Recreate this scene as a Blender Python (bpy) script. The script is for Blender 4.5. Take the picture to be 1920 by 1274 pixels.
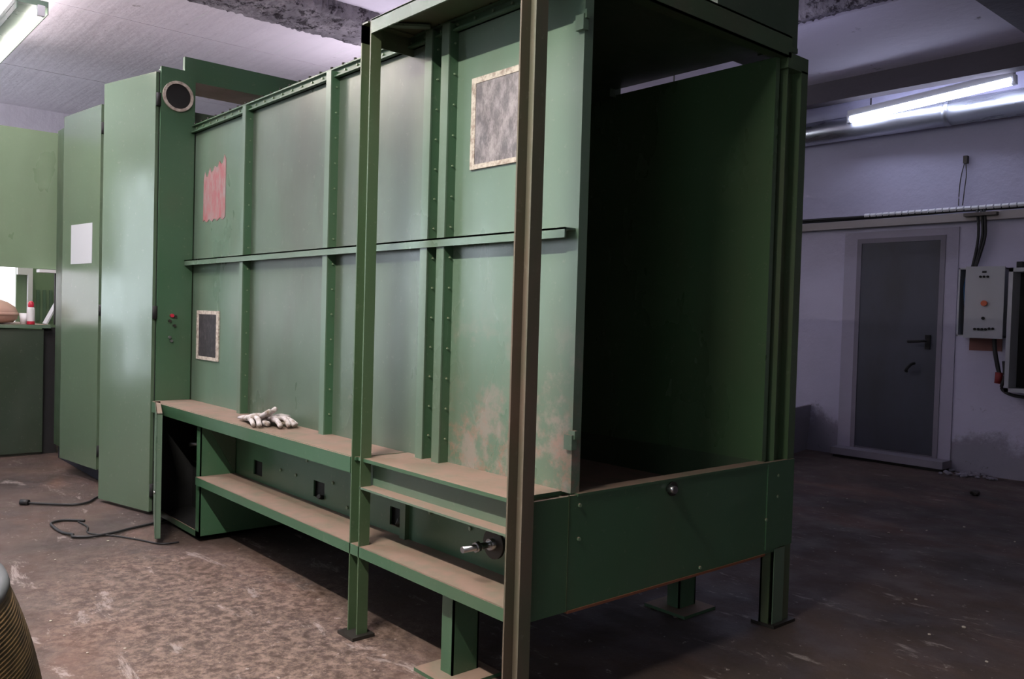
import bpy, bmesh, math, random
from mathutils import Vector, Matrix
random.seed(7)
R = math.radians
S = bpy.context.scene
col = S.collection
for o in list(bpy.data.objects): bpy.data.objects.remove(o)

# ------------------------------------------------------------------ camera
cd = bpy.data.cameras.new('camera'); cam = bpy.data.objects.new('camera', cd); col.objects.link(cam)
S.camera = cam
cd.sensor_width = 36; cd.lens = 1591 / 1920 * 36; cd.clip_start = .05; cd.clip_end = 100
yaw, pitch, roll = .71722, .02636, -.02853
fw = Vector((-math.cos(yaw)*math.cos(pitch), math.sin(yaw)*math.cos(pitch), -math.sin(pitch)))
rt = fw.cross(Vector((0, 0, 1))).normalized(); dn = fw.cross(rt)
r2 = math.cos(roll)*rt + math.sin(roll)*dn; d2 = -math.sin(roll)*rt + math.cos(roll)*dn
mw = Matrix((r2, -d2, -fw)).transposed().to_4x4(); mw.translation = Vector((0, 0, 1.15)); cam.matrix_world = mw

# ------------------------------------------------------------------ world, light, exposure
W = bpy.data.worlds.new('world'); S.world = W; W.use_nodes = True
W.node_tree.nodes['Background'].inputs[0].default_value = (.55, .65, .85, 1)
W.node_tree.nodes['Background'].inputs[1].default_value = .6
S.view_settings.view_transform = 'Standard'; S.view_settings.look = 'None'
S.view_settings.gamma = 1; S.view_settings.use_curve_mapping = False; S.view_settings.exposure = .2
def area(name, loc, sx, sy, power, colr, rot=(0, 0, 0)):
    l = bpy.data.lights.new(name, 'AREA'); l.shape = 'RECTANGLE'; l.size = sx; l.size_y = sy
    l.energy = power; l.color = colr
    o = bpy.data.objects.new(name, l); o.location = loc; o.rotation_euler = rot; col.objects.link(o); return o
WARM = (1, .90, .78); COOL = (.66, .78, 1)
area('lamp_light_overhead', (-1.85, .0, 2.80), 1.2, .05, 118, (1, .94, .85))           # tube hung over the aisle before the booth
area('lamp_light_aisle', (-5.3, .40, 2.88), 1.2, .05, 34, WARM)             # next tube of that row
area('lamp_light_back', (-7.4, 1.35, 3.08), 1.4, .04, 16, WARM)            # tube seen top left
area('added_uplight_overhead', (-2.2, .0, 2.86), 1.2, .08, 190, (1, .93, .97), (R(180), 0, 0))   # upward fill light added to brighten the ceiling
area('added_uplight_aisle', (-5.3, .40, 3.03), 1.2, .08, 130, (1, .93, .97), (R(180), 0, 0))  # second added ceiling fill, at the aisle lamp
area('added_uplight_rear', (-3.45, 4.75, 2.50), 1.0, .08, 3.5, (.66, .66, 1), (R(180), 0, 0))  # invented cool uplight out of sight, lifts the right-hand ceiling
area('added_uplight_behind', (-6.0, 3.9, 2.35), 1.2, .08, 15, (.95, .88, 1), (R(180), 0, 0))   # unseen uplight added behind the booth to brighten the ceiling
area('lamp_uplight_back', (-7.4, 1.30, 3.20), 1.8, .10, 9, (1, .92, .92), (R(180), 0, 0))

# ------------------------------------------------------------------ node helpers
def mat(name, base, rough=.5, metal=0):
    m = bpy.data.materials.new(name); m.use_nodes = True
    b = m.node_tree.nodes['Principled BSDF']
    b.inputs['Base Color'].default_value = (*base, 1); b.inputs['Roughness'].default_value = rough
    b.inputs['Metallic'].default_value = metal
    return m
class N:
    def __init__(s, m):
        s.m = m; s.t = m.node_tree; s.b = s.t.nodes['Principled BSDF']; s.tc = s.t.nodes.new('ShaderNodeTexCoord')
        s.geo = s.t.nodes.new('ShaderNodeNewGeometry')
    def pos(s, scale=(1, 1, 1), rot=(0, 0, 0)):
        mp = s.t.nodes.new('ShaderNodeMapping'); s.t.links.new(s.geo.outputs['Position'], mp.inputs[0])
        mp.inputs['Scale'].default_value = scale; mp.inputs['Rotation'].default_value = rot; return mp.outputs[0]
    def noise(s, vec, scale, detail=4, rough=.55, dist=0):
        n = s.t.nodes.new('ShaderNodeTexNoise'); s.t.links.new(vec, n.inputs['Vector'])
        n.inputs['Scale'].default_value = scale; n.inputs['Detail'].default_value = detail
        n.inputs['Roughness'].default_value = rough; n.inputs['Distortion'].default_value = dist
        return n.outputs['Fac']
    def ramp(s, fac, a, b, lo=0., hi=1.):
        n = s.t.nodes.new('ShaderNodeMapRange'); s.t.links.new(fac, n.inputs[0])
        n.inputs[1].default_value = a; n.inputs[2].default_value = b; n.inputs[3].default_value = lo; n.inputs[4].default_value = hi
        n.interpolation_type = 'SMOOTHSTEP'; return n.outputs[0]
    def math(s, op, a, b=None):
        n = s.t.nodes.new('ShaderNodeMath'); n.operation = op; n.use_clamp = False
        for i, v in enumerate((a, b)):
            if v is None: continue
            if isinstance(v, (int, float)): n.inputs[i].default_value = v
            else: s.t.links.new(v, n.inputs[i])
        return n.outputs[0]
    def mix(s, fac, a, b):
        n = s.t.nodes.new('ShaderNodeMix'); n.data_type = 'RGBA'
        for i, v in ((0, fac), (6, a), (7, b)):
            if isinstance(v, (int, float)): n.inputs[i].default_value = v
            elif isinstance(v, tuple): n.inputs[i].default_value = (*v, 1)
            else: s.t.links.new(v, n.inputs[i])
        return n.outputs[2]
    def xyz(s):
        n = s.t.nodes.new('ShaderNodeSeparateXYZ'); s.t.links.new(s.geo.outputs['Position'], n.inputs[0]); return n.outputs
    def nz(s):
        n = s.t.nodes.new('ShaderNodeSeparateXYZ'); s.t.links.new(s.geo.outputs['Normal'], n.inputs[0]); return n.outputs[2]
    def color(s, c): s.t.links.new(c, s.b.inputs['Base Color'])
    def rough(s, c): s.t.links.new(c, s.b.inputs['Roughness'])
    def bump(s, h, strength=.3, dist=.01):
        n = s.t.nodes.new('ShaderNodeBump'); s.t.links.new(h, n.inputs['Height'])
        n.inputs['Strength'].default_value = strength; n.inputs['Distance'].default_value = dist
        s.t.links.new(n.outputs[0], s.b.inputs['Normal'])

def green_paint(name, base, rough=.34, dust=1.0, streak=.35, grime=(.10, .085, .055), spec=.75):
    m = mat(name, base, rough); n = N(m); n.b.inputs['Specular IOR Level'].default_value = spec
    p = n.pos((1, 1, .35))
    a = n.ramp(n.noise(p, 2.2, 5, .6), .42, .72)
    c = n.mix(n.math('MULTIPLY', a, streak), base, grime)
    fine = n.ramp(n.noise(n.pos(), 38, 3, .7), .62, .72)
    c = n.mix(n.math('MULTIPLY', fine, .10), c, (.42, .40, .33))
    up = n.ramp(n.nz(), .6, .85)
    dn_ = n.ramp(n.noise(n.pos(), 9, 5, .65), .3, .62, .65, 1)
    c = n.mix(n.math('MULTIPLY', n.math('MULTIPLY', up, dn_), dust), c, (.225, .145, .105))
    n.color(c)
    r = n.ramp(n.noise(n.pos((1, 1, .5)), 3.1, 4), .3, .7, rough*.85, rough*1.35)
    r = n.math('ADD', r, n.math('MULTIPLY', up, .45*dust)); n.rough(r)
    n.bump(n.noise(n.pos(), 5, 2), .05, .02)
    return m
GREEN = green_paint('reseda_green_paint', (.046, .115, .058), streak=.2)
PANEL = green_paint('pale_green_panel_paint', (.105, .172, .118), .30, streak=.3)
DOORG = green_paint('smooth_green_door_paint', (.105, .158, .10), .17, streak=.08)
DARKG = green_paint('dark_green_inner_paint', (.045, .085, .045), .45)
POSTG = green_paint('worn_green_post_paint', (.055, .10, .045), .4, streak=.6, grime=(.10, .065, .045))
LIGHTG = green_paint('pale_green_fascia_paint', (.19, .275, .17), .3, streak=.2)
DUSTPOST = green_paint('dust_browned_green_post_paint', (.09, .10, .065), .5, streak=1.0, grime=(.15, .105, .08), spec=.3)
VDARKG = green_paint('blackish_green_paint', (.018, .034, .018), .4, streak=.1)
PANEL2 = green_paint('grimy_dimmed_panel_paint', (.085, .125, .085), .30, streak=.75, grime=(.060, .062, .042))  # grey-brown dust film, with the paint also darkened to dim over-bright panels
# corroded corner of the near panel
RUSTP = green_paint('rust_blotched_green_paint', (.112, .18, .124), .30, streak=.3)
n = N(RUSTP)
zz = n.xyz()[2]
base_link = RUSTP.node_tree.nodes['Principled BSDF'].inputs['Base Color'].links[0].from_socket
rm = n.math('MULTIPLY', n.ramp(n.noise(n.pos(), 7, 6, .7), .47, .62), n.ramp(zz, 1.25, .75))
rm2 = n.math('MULTIPLY', n.ramp(n.noise(n.pos(), 16, 6, .75), .5, .62), n.ramp(zz, 1.0, .66))
c = n.mix(n.math('MULTIPLY', rm, .5), base_link, (.36, .25, .23)); c = n.mix(n.math('MULTIPLY', rm2, .45), c, (.34, .15, .11)); n.color(c)

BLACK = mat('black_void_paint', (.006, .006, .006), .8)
RUBBER = mat('black_rubber', (.012, .012, .014), .55)
STEEL = mat('bare_steel', (.42, .42, .43), .3, 1)
DSTEEL = mat('dark_oily_steel', (.05, .045, .04), .45, .6)
ZINC = mat('galvanised_duct_metal', (.55, .57, .62), .33, .9)
n = N(ZINC); n.rough(n.ramp(n.noise(n.pos((.6, 4, 4)), 3, 4), .3, .7, .24, .42)); n.bump(n.noise(n.pos((1, 8, 8)), 2, 3), .12, .01)
WHITE = mat('white_enamel', (.75, .75, .78), .45)
PAPER = mat('white_paper', (.52, .54, .57), .7)
TAPE = mat('dirty_masking_tape', (.52, .46, .40), .8); n = N(TAPE)
n.color(n.mix(n.ramp(n.noise(n.pos(), 40, 4, .7), .4, .65), (.55, .50, .43), (.30, .24, .20)))
DUSTGLASS = mat('dust_coated_window_glass', (.20, .18, .18), .5); n = N(DUSTGLASS)
n.color(n.mix(n.ramp(n.noise(n.pos((1, 1, .5)), 30, 6, .75), .35, .7), (.11, .10, .105), (.34, .31, .31))); n.rough(n.ramp(n.noise(n.pos(), 12, 4), .3, .7, .35, .7))
DARKGLASS = mat('smoked_window_glass', (.035, .03, .035), .3); n = N(DARKGLASS)
n.color(n.mix(n.ramp(n.noise(n.pos((1, 1, .6)), 45, 5, .7), .45, .75), (.03, .026, .03), (.12, .10, .11)))
REDL = mat('faded_red_sticker', (.4, .08, .07), .7); n = N(REDL)
n.color(n.mix(n.ramp(n.noise(n.pos((1, 1, .4)), 18, 6, .7), .35, .68), (.26, .065, .065), (.24, .20, .19)))
def plaster(name, base, dirt, zlo=None, boards=False):
    m = mat(name, base, .85); n = N(m)
    a = n.ramp(n.noise(n.pos(), 1.1, 6, .6), .35, .75)
    c = n.mix(n.math('MULTIPLY', a, .25), base, tuple(v*.62 for v in base))
    sp = n.ramp(n.noise(n.pos((1, 1, 1)), 5.0, 6, .68), .65, .72)
    c = n.mix(n.math('MULTIPLY', sp, .75), c, dirt)
    h = n.noise(n.pos(), 14, 5, .6)
    if boards:
        bd = n.noise(n.pos((.16, 3.2, 1)), 3.5, 3, .5)
        c = n.mix(n.math('MULTIPLY', n.ramp(bd, .45, .65), .15), c, tuple(min(1, v*.78) for v in base))
        st = n.ramp(n.noise(n.pos((.5, 10, 1)), 2.6, 3, .55), .66, .70)
        c = n.mix(n.math('MULTIPLY', st, .7), c, (.8, .78, .8))
        h = n.math('ADD', h, n.math('MULTIPLY', bd, 1.0))
    if zlo:
        z = n.xyz()[2]; e = n.math('ADD', z, n.math('MULTIPLY', n.noise(n.pos(), 4.5, 7, .75), -.75))
        c = n.mix(n.math('MULTIPLY', n.ramp(e, zlo-.28, zlo-.46), .7), c, (.13, .12, .14))
        c = n.mix(n.math('MULTIPLY', n.ramp(n.noise(n.pos(), 9, 7, .8), .60, .66), n.ramp(z, .8, .1)), c, (.07, .06, .06))
    n.color(c); n.bump(h, .5, .012)
    return m
CEIL = plaster('whitewashed_concrete_ceiling', (.88, .81, .88), (.20, .15, .16), boards=True)
CEIL2 = plaster('smooth_whitewashed_slab', (.78, .73, .84), (.12, .10, .12))
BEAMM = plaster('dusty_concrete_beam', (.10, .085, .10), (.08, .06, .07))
CRUMB = plaster('crumbling_grey_concrete', (.34, .31, .34), (.04, .03, .04)); n = N(CRUMB)
n.color(n.mix(n.ramp(n.noise(n.pos(), 11, 7, .75), .50, .60), n.mix(n.ramp(n.noise(n.pos(), 4, 4), .3, .7), (.42, .38, .42), (.22, .20, .23)), (.045, .035, .045))); n.bump(n.noise(n.pos(), 18, 6, .75), 1, .04)
wallm = plaster('old_white_plaster', (.50, .48, .62), (.33, .31, .40), zlo=.28)
WALL2 = plaster('white_plaster_elsewhere', (.66, .64, .66), (.2, .2, .2))
ADDED_DADO = mat('added_dark_dado_paint', (.05, .06, .055), .7)
WORN = plaster('flaking_door_surround', (.20, .185, .225), (.07, .06, .075))
SURR = plaster('patched_door_surround_plaster', (.36, .34, .43), (.10, .09, .11)); n = N(SURR)
DOORM = mat('slate_blue_door_paint', (.055, .06, .085), .5); n = N(DOORM)
n.color(n.mix(n.ramp(n.noise(n.pos((1, 1, .4)), 3, 5), .3, .75), (.034, .038, .058), (.024, .025, .033)))
GREYBOX = mat('light_grey_cabinet_paint', (.36, .37, .40), .45)
HOSE = mat('brown_ribbed_fibre', (.14, .08, .035), .65); n = N(HOSE)
n.color(n.mix(n.ramp(n.noise(n.pos((1, 1, 2)), 12, 4), .35, .7), (.17, .10, .04), (.07, .04, .018)))
GLOVE = mat('soiled_white_cotton', (.55, .50, .50), .95); n = N(GLOVE)
n.color(n.mix(n.ramp(n.noise(n.pos(), 28, 5, .7), .42, .68), (.62, .57, .58), (.24, .18, .13)))
BOWL = mat('peach_plastic', (.52, .33, .27), .4)
REDP = mat('red_plastic', (.50, .02, .05), .35)
BLUEW = mat('blue_wire_sheath', (.03, .12, .28), .5)
ORANGE = mat('orange_lever_plastic', (.5, .08, .02), .4)
RUSTE = mat('rusty_edge', (.20, .07, .035), .8)
def emis(name, c, s):
    m = mat(name, (.9, .9, .9)); b = m.node_tree.nodes['Principled BSDF']
    b.inputs['Emission Color'].default_value = (*c, 1); b.inputs['Emission Strength'].default_value = s; return m
TUBE_W = emis('lit_tube_warm', (1, .93, .86), 5)
TUBE_C = emis('lit_tube_cool', (.70, .75, 1), 17)
SKYP = emis('bright_window_pane', (.80, .92, 1), 3.9)
BACKW = emis('sunlit_white_room_window', (.92, .88, 1), 1.5)

FLOOR = mat('stained_concrete_floor', (.2, .16, .14), .7); n = N(FLOOR)
big = n.ramp(n.noise(n.pos(), .9, 6, .62, .6), .35, .65)
c = n.mix(big, (.036, .026, .024), (.080, .051, .040))
rust = n.ramp(n.noise(n.pos((.5, 1.3, 1), (0, 0, .5)), 1.3, 6, .6, .4), .52, .68)
c = n.mix(n.math('MULTIPLY', rust, .6), c, (.15, .075, .05))
X = n.xyz()
# gritty pale dust spilled along the booth front
dx = n.math('MULTIPLY', n.math('SUBTRACT', X[0], -3.0), .75); dy = n.math('MULTIPLY', n.math('SUBTRACT', X[1], 1.25), 1.7)
dd = n.math('SQRT', n.math('ADD', n.math('MULTIPLY', dx, dx), n.math('MULTIPLY', dy, dy)))
dd = n.math('ADD', dd, n.math('MULTIPLY', n.noise(n.pos(), 3, 5, .6), .9))
zone = n.ramp(dd, 1.75, .85)
grit = n.ramp(n.noise(n.pos(), 24, 8, .78), .40, .64)
c = n.mix(n.math('MULTIPLY', zone, .75), c, n.mix(grit, (.060, .036, .027), (.29, .205, .165)))
sc = n.ramp(n.noise(n.pos((.6, 1.8, 1), (0, 0, .75)), 4.2, 9, .78, .4), .575, .66)
c = n.mix(n.math('MULTIPLY', sc, .55), c, (.42, .36, .34))
sp = n.ramp(n.noise(n.pos(), 22, 5, .72), .63, .69)
c = n.mix(n.math('MULTIPLY', sp, .6), c, (.52, .46, .43))
dk = n.ramp(n.noise(n.pos((1, 1, 1)), 2.6, 6, .7, .3), .60, .70)
c = n.mix(n.math('MULTIPLY', dk, .6), c, (.045, .036, .036))
n.color(c); n.rough(n.ramp(n.noise(n.pos(), 4, 5), .3, .7, .5, .85))
n.bump(n.noise(n.pos(), 30, 6, .7), .5, .006)

# ------------------------------------------------------------------ object helpers
def tag(o, label=None, cat=None, group=None, kind=None):
    if label: o['label'] = label
    if cat: o['category'] = cat
    if group: o['group'] = group
    if kind: o['kind'] = kind
    return o
def wl(o):
    v = Vector(o.location)
    while o.parent: o = o.parent; v += Vector(o.location)
    return v
def thing(name, label, cat, loc, group=None):
    o = bpy.data.objects.new(name, None); o.empty_display_size = .05; o.location = loc; col.objects.link(o)
    return tag(o, label, cat, group)
def link(name, bm, m, parent=None, smooth=False, bevel=0, center=True):
    if bevel:
        bmesh.ops.bevel(bm, geom=[e for e in bm.edges if len(e.link_faces) == 2 and e.calc_face_angle(0) > .5], offset=bevel, segments=1, affect='EDGES', clamp_overlap=True)
    bmesh.ops.recalc_face_normals(bm, faces=bm.faces)
    cs = [v.co for v in bm.verts]
    ctr = Vector([(min(c[i] for c in cs)+max(c[i] for c in cs))/2 for i in range(3)])
    base = wl(parent) if parent else Vector((0, 0, 0))
    bmesh.ops.translate(bm, verts=bm.verts, vec=-ctr)
    me = bpy.data.meshes.new(name); bm.to_mesh(me); bm.free()
    for mm in (m if isinstance(m, list) else [m]): me.materials.append(mm)
    if smooth:
        for p in me.polygons: p.use_smooth = True
    o = bpy.data.objects.new(name, me); col.objects.link(o)
    if parent: o.parent = parent
    o.location = ctr - base
    return o
def abox(bm, x0, x1, y0, y1, z0, z1, M=None, mi=0):
    vs = [bm.verts.new((x, y, z)) for x in (x0, x1) for y in (y0, y1) for z in (z0, z1)]
    if M is not None:
        for v in vs: v.co = M @ v.co
    for f in ((0, 1, 3, 2), (4, 6, 7, 5), (0, 4, 5, 1), (2, 3, 7, 6), (0, 2, 6, 4), (1, 5, 7, 3)):
        fc = bm.faces.new([vs[i] for i in f]); fc.material_index = mi
def box(name, x0, x1, y0, y1, z0, z1, m, parent=None, bevel=.002, M=None):
    bm = bmesh.new(); abox(bm, x0, x1, y0, y1, z0, z1, M); return link(name, bm, m, parent, bevel=bevel)
def boxes(name, lst, m, parent=None, bevel=0, M=None):
    bm = bmesh.new()
    for b in lst: abox(bm, *b, M=M)
    return link(name, bm, m, parent, bevel=bevel)
def acyl(bm, p, q, r, seg=16, r2=None, cap=True):
    p = Vector(p); q = Vector(q); d = (q-p)
    mt = Matrix.Translation((p+q)/2) @ d.to_track_quat('Z', 'Y').to_matrix().to_4x4()
    bmesh.ops.create_cone(bm, cap_ends=cap, segments=seg, radius1=r, radius2=r if r2 is None else r2, depth=d.length, matrix=mt)
def cyl(name, p, q, r, m, parent=None, seg=16, r2=None, smooth=True):
    bm = bmesh.new(); acyl(bm, p, q, r, seg, r2); o = link(name, bm, m, parent)
    if smooth:
        for f in o.data.polygons: f.use_smooth = len(f.vertices) == 4
    return o
def ring(name, c, axis, ro, ri, d, m, parent=None, seg=32):
    bm = bmesh.new(); q = Vector(axis).to_track_quat('Z', 'Y').to_matrix()
    L = []
    for i in range(seg):
        a = 2*math.pi*i/seg; u = Vector((math.cos(a), math.sin(a), 0))
        L.append([bm.verts.new(Vector(c)+q@(u*r+Vector((0, 0, z)))) for r, z in ((ro, -d/2), (ro, d/2), (ri, d/2), (ri, -d/2))])
    for i in range(seg):
        A, B = L[i], L[(i+1) % seg]
        for k in range(4): bm.faces.new((A[k], A[(k+1) % 4], B[(k+1) % 4], B[k]))
    return link(name, bm, m, parent, smooth=False)
def atube(bm, pts, r, seg=8):
    pts = [Vector(p) for p in pts]; P = []
    for i in range(len(pts)-1):      # catmull-rom
        a = pts[max(i-1, 0)]; b = pts[i]; c_ = pts[i+1]; d = pts[min(i+2, len(pts)-1)]
        for k in range(5):
            t = k/5; P.append(.5*((2*b)+(c_-a)*t+(2*a-5*b+4*c_-d)*t*t+(-a+3*b-3*c_+d)*t**3))
    P.append(pts[-1]); rings = []
    for i, p in enumerate(P):
        d = (P[min(i+1, len(P)-1)]-P[max(i-1, 0)]).normalized(); q = d.to_track_quat('Z', 'Y').to_matrix()
        rings.append([bm.verts.new(p+q@Vector((math.cos(2*math.pi*k/seg)*r, math.sin(2*math.pi*k/seg)*r, 0))) for k in range(seg)])
    for A, B in zip(rings, rings[1:]):
        for k in range(seg): bm.faces.new((A[k], A[(k+1) % seg], B[(k+1) % seg], B[k]))
    bm.faces.new(rings[0]); bm.faces.new(rings[-1][::-1])
def tube(name, pts, r, m, parent=None, seg=8):
    bm = bmesh.new(); atube(bm, pts, r, seg); return link(name, bm, m, parent, smooth=True)
def struct(o): o['kind'] = 'structure'; return o
def lathe(bm, c, prof, seg=48, a0=0):
    rg = [[bm.verts.new((c[0]+r*math.cos(a0+2*math.pi*k/seg), c[1]+r*math.sin(a0+2*math.pi*k/seg), z)) for k in range(seg)] for r, z in prof]
    for A, B in zip(rg, rg[1:]):
        for k in range(seg): bm.faces.new((A[k], A[(k+1) % seg], B[(k+1) % seg], B[k]))
    return rg

# ------------------------------------------------------------------ room shell
XF, XN, YL, YR, ZC = -11.5, 3.0, -3.5, 7.25, 3.4
struct(box('floor', XF-.2, XN+.2, YL-.2, YR+.2, -.2, 0, FLOOR, bevel=0))
ceiling = thing('ceiling', None, None, (-4, 2, ZC)); ceiling['kind'] = 'structure'
xs = [XF-.2, -9.25, -7.1, -6.30]
for a, b in zip(xs, xs[1:]):
    box('slab', a+.006, b-.006, YL-.2, YR+.2, ZC, ZC+.3, CEIL, ceiling, bevel=.006)
box('slab', -6.05, XN+.2, YL-.2, 5.22, ZC+.13, ZC+.35, CEIL2, ceiling, bevel=0)
# crumbling lip where the two slab levels meet
def rough_strip(name, x0, x1, y0, y1, z0, z1, m, parent, nx, ny, amp):
    along_y = ny > nx; L0, L1 = (y0, y1) if along_y else (x0, x1); a0, a1 = (x0, x1) if along_y else (y0, y1)
    prof = [(a0, z1), (a0, z0+.04), (a0+.02, z0), *[(a0+.02+(a1-a0-.04)*k/14, z0+.05*(k/14)**2) for k in range(1, 14)], (a1-.02, z0+.03), (a1, z0+.07), (a1, z1)]
    bm = bmesh.new(); n_ = int((L1-L0)/.022); prev = None
    for i in range(n_+1):
        l = L0+(L1-L0)*i/n_; w_ = .5+.5*math.sin(l*3.1)*math.sin(l*7.3)
        row = []
        for a, z in prof:
            a_ = a+random.uniform(-amp, amp); zz_ = z+random.uniform(-amp, amp)*(.4+w_)
            row.append(bm.verts.new((a_, l, zz_) if along_y else (l, a_, zz_)))
        if prev:
            for p_, q_, r_, s_ in zip(prev, prev[1:], row[1:], row): bm.faces.new((p_, q_, r_, s_))
        prev = row
    return link(name, bm, m, parent)
rough_strip('crumbling_edge', -6.33, -5.86, YL, 5.3, ZC-.01, ZC+.24, CRUMB, ceiling, 1, 160, .008)
box('lower_slab', -11, XN+.2, 5.38, 6.78, 3.23, ZC+.3, CEIL2, ceiling, bevel=.01)
box('lower_slab', -11, XN+.2, 6.78, YR+.2, ZC+.02, ZC+.3, CEIL2, ceiling, bevel=.0)
rough_strip('crumbling_edge', -6.0, XN, 5.20, 5.40, 3.215, ZC+.2, CRUMB, ceiling, 160, 1, .008)
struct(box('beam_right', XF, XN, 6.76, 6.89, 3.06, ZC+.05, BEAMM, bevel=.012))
struct(box('beam_far', XF, -11.1, YL, YR, 3.12, ZC+.02, CEIL, bevel=.01))
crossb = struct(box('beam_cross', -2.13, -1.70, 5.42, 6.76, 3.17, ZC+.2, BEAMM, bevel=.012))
struct(box('wall_right', XF-.2, XN+.2, YR, YR+.2, 0, ZC+.3, wallm, bevel=0))
struct(boxes('wall_far', [(XF-.2, XF, YL, -1.97, 0, ZC+.3), (XF-.2, XF, -.42, YR, 0, ZC+.3), (XF-.2, XF, -1.97, -.42, 0, .7), (XF-.2, XF, -1.97, -.42, 2.95, ZC+.3)], WALL2))
lw = [(XF-.2, XN+.2, YL-.2, YL, 2.95, ZC+.3)]; xp = XF-.2
for a, b, zs in ((-11.42, -9.6, .12), (-9.35, -6.6, 1.05), (.1, 1.5, 1.2), (XN+.2, XN+.2, 0)):
    lw.append((xp, a, YL-.2, YL, 0, 2.95)); xp = b
    if b > a: lw.append((a, b, YL-.2, YL, 0, zs))
lw.append((.1, 1.5, YL-.2, YL, 2.4, 2.95))
struct(boxes('wall_left', lw, WALL2))
struct(box('wall_near', XN, XN+.2, YL, YR, 0, ZC+.3, WALL2, bevel=0))
struct(box('trim_1', -9.8, XN, YL, YL+.01, 0, 1.04, ADDED_DADO, bevel=0))  # dark lower wall added out of view to darken reflections
def window(name, M, w, z0, z1, bars):     # local x along the wall, -y out of the room
    t = thing(name, None, None, M @ Vector((w/2, 0, z0))); t['kind'] = 'structure'
    boxes('window_frame', [(0, .06, -.12, -.02, z0, z1), (w-.06, w, -.12, -.02, z0, z1), (.06, w-.06, -.12, -.02, z0, z0+.06), (.06, w-.06, -.12, -.02, z1-.06, z1)]
          + [(w*k/bars-.025, w*k/bars+.025, -.10, -.04, z0+.06, z1-.06) for k in range(1, bars)], WHITE, t, 0, M)
    for k in range(bars): box('pane', w*k/bars, w*(k+1)/bars, -.16, -.15, z0, z1, SKYP, t, 0, M)
window('window_1', Matrix.Translation((XF, -.42, 0)) @ Matrix.Rotation(R(-90), 4, 'Z'), 1.55, .7, 2.95, 1)
window('window_2', Matrix.Translation((-11.42, YL, 0)), 1.82, .12, 2.95, 1)
window('window_3', Matrix.Translation((-9.35, YL, 0)), 2.75, 1.05, 2.95, 3)
window('added_window_4', Matrix.Translation((.1, YL, 0)), 1.4, 1.2, 2.4, 2)  # added unseen window, brightens the booth front and inner wall

# door in the right wall
d1 = thing('door_1', None, None, (-3.3, YR, 0)); d1['kind'] = 'structure'
box('door_leaf', -3.64, -2.97, YR-.014, YR-.002, .10, 1.885, DOORM, d1, .004)
boxes('door_frame', [(-3.68, -3.64, YR-.02, YR+.02, .05, 1.925), (-2.97, -2.93, YR-.02, YR+.02, .05, 1.925), (-3.64, -2.97, YR-.02, YR+.02, 1.885, 1.925)], WORN, d1)
h = boxes('door_handle', [(-3.06, -3.02, YR-.03, YR-.014, .98, 1.10)], BLACK, d1, .004)
tube('lever', [(-3.04, YR-.06, 1.05), (-3.04, YR-.10, 1.05), (-3.09, YR-.105, 1.045), (-3.17, YR-.105, 1.04)], .011, BLACK, h)
tube('pull_handle', [(-3.13, YR-.05, .86), (-3.14, YR-.09, .85), (-3.18, YR-.09, .80), (-3.19, YR-.05, .79)], .012, BLACK, d1)
struct(boxes('trim_2', [(-3.80, -3.68, YR-.012, YR, .05, 1.925), (-2.93, -2.83, YR-.012, YR, .05, 1.925), (-3.80, -2.83, YR-.012, YR, 1.925, 1.985)], SURR, bevel=.006))
st = thing('threshold_step', 'low worn concrete step in front of the slate blue door', 'step', (-3.3, 7.17, 0))
box('step_slab', -3.78, -2.82, 7.07, YR, .025, .085, WORN, st, .012)
box('painted_step_shadow', -3.76, -2.84, 7.09, YR, 0, .03, BLACK, st, 0)  # black box put in as the shadow line under the step
tag(box('leaning_board', -.5, .5, -.01, .01, 0, .42, WORN, M=Matrix.Translation((-4.02, 6.80, 0)) @ Matrix.Rotation(R(-78), 4, 'Z') @ Matrix.Rotation(R(-4), 4, 'X')), 'pale board standing on edge on the floor left of the slate blue door', 'board')

# rubble and flakes near the door pier
bm = bmesh.new()
for i in range(46):
    s = random.uniform(.008, .03)
    bmesh.ops.create_icosphere(bm, subdivisions=1, radius=s, matrix=Matrix.Translation((max(-2.80, random.gauss(-2.68, .12)), min(YR-.03, random.gauss(7.12, .07)), s*.5)) @ Matrix.Rotation(random.random()*3, 4, 'X') @ Matrix.Diagonal((1, .7, .5, 1)))
tag(link('plaster_rubble', bm, WORN), 'loose crumbled plaster at the wall foot right of the slate blue door', 'rubble', kind='stuff')
bm = bmesh.new()
for i in range(150):
    x = random.uniform(-5.2, -.6); y = random.uniform(.5, 5.5)
    if x < -1.6 and 1.4 < y < 3.1: continue
    s = random.uniform(.003, .009)
    bmesh.ops.create_icosphere(bm, subdivisions=1, radius=s, matrix=Matrix.Translation((x, y, s*.4)) @ Matrix.Diagonal((1, 1, .5, 1)))
tag(link('floor_grit', bm, TAPE), 'pale specks of grit scattered over the concrete floor', 'grit', kind='stuff')
bm = bmesh.new(); bmesh.ops.create_icosphere(bm, subdivisions=2, radius=.035, matrix=Matrix.Translation((-2.29, 6.31, .02)) @ Matrix.Diagonal((1, .8, .6, 1)))
for v in bm.verts: v.co += Vector([random.uniform(-.004, .004) for _ in range(3)])
tag(link('stone', bm, DSTEEL), 'small dark lump lying on the floor out from the electrical boxes', 'stone')

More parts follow.
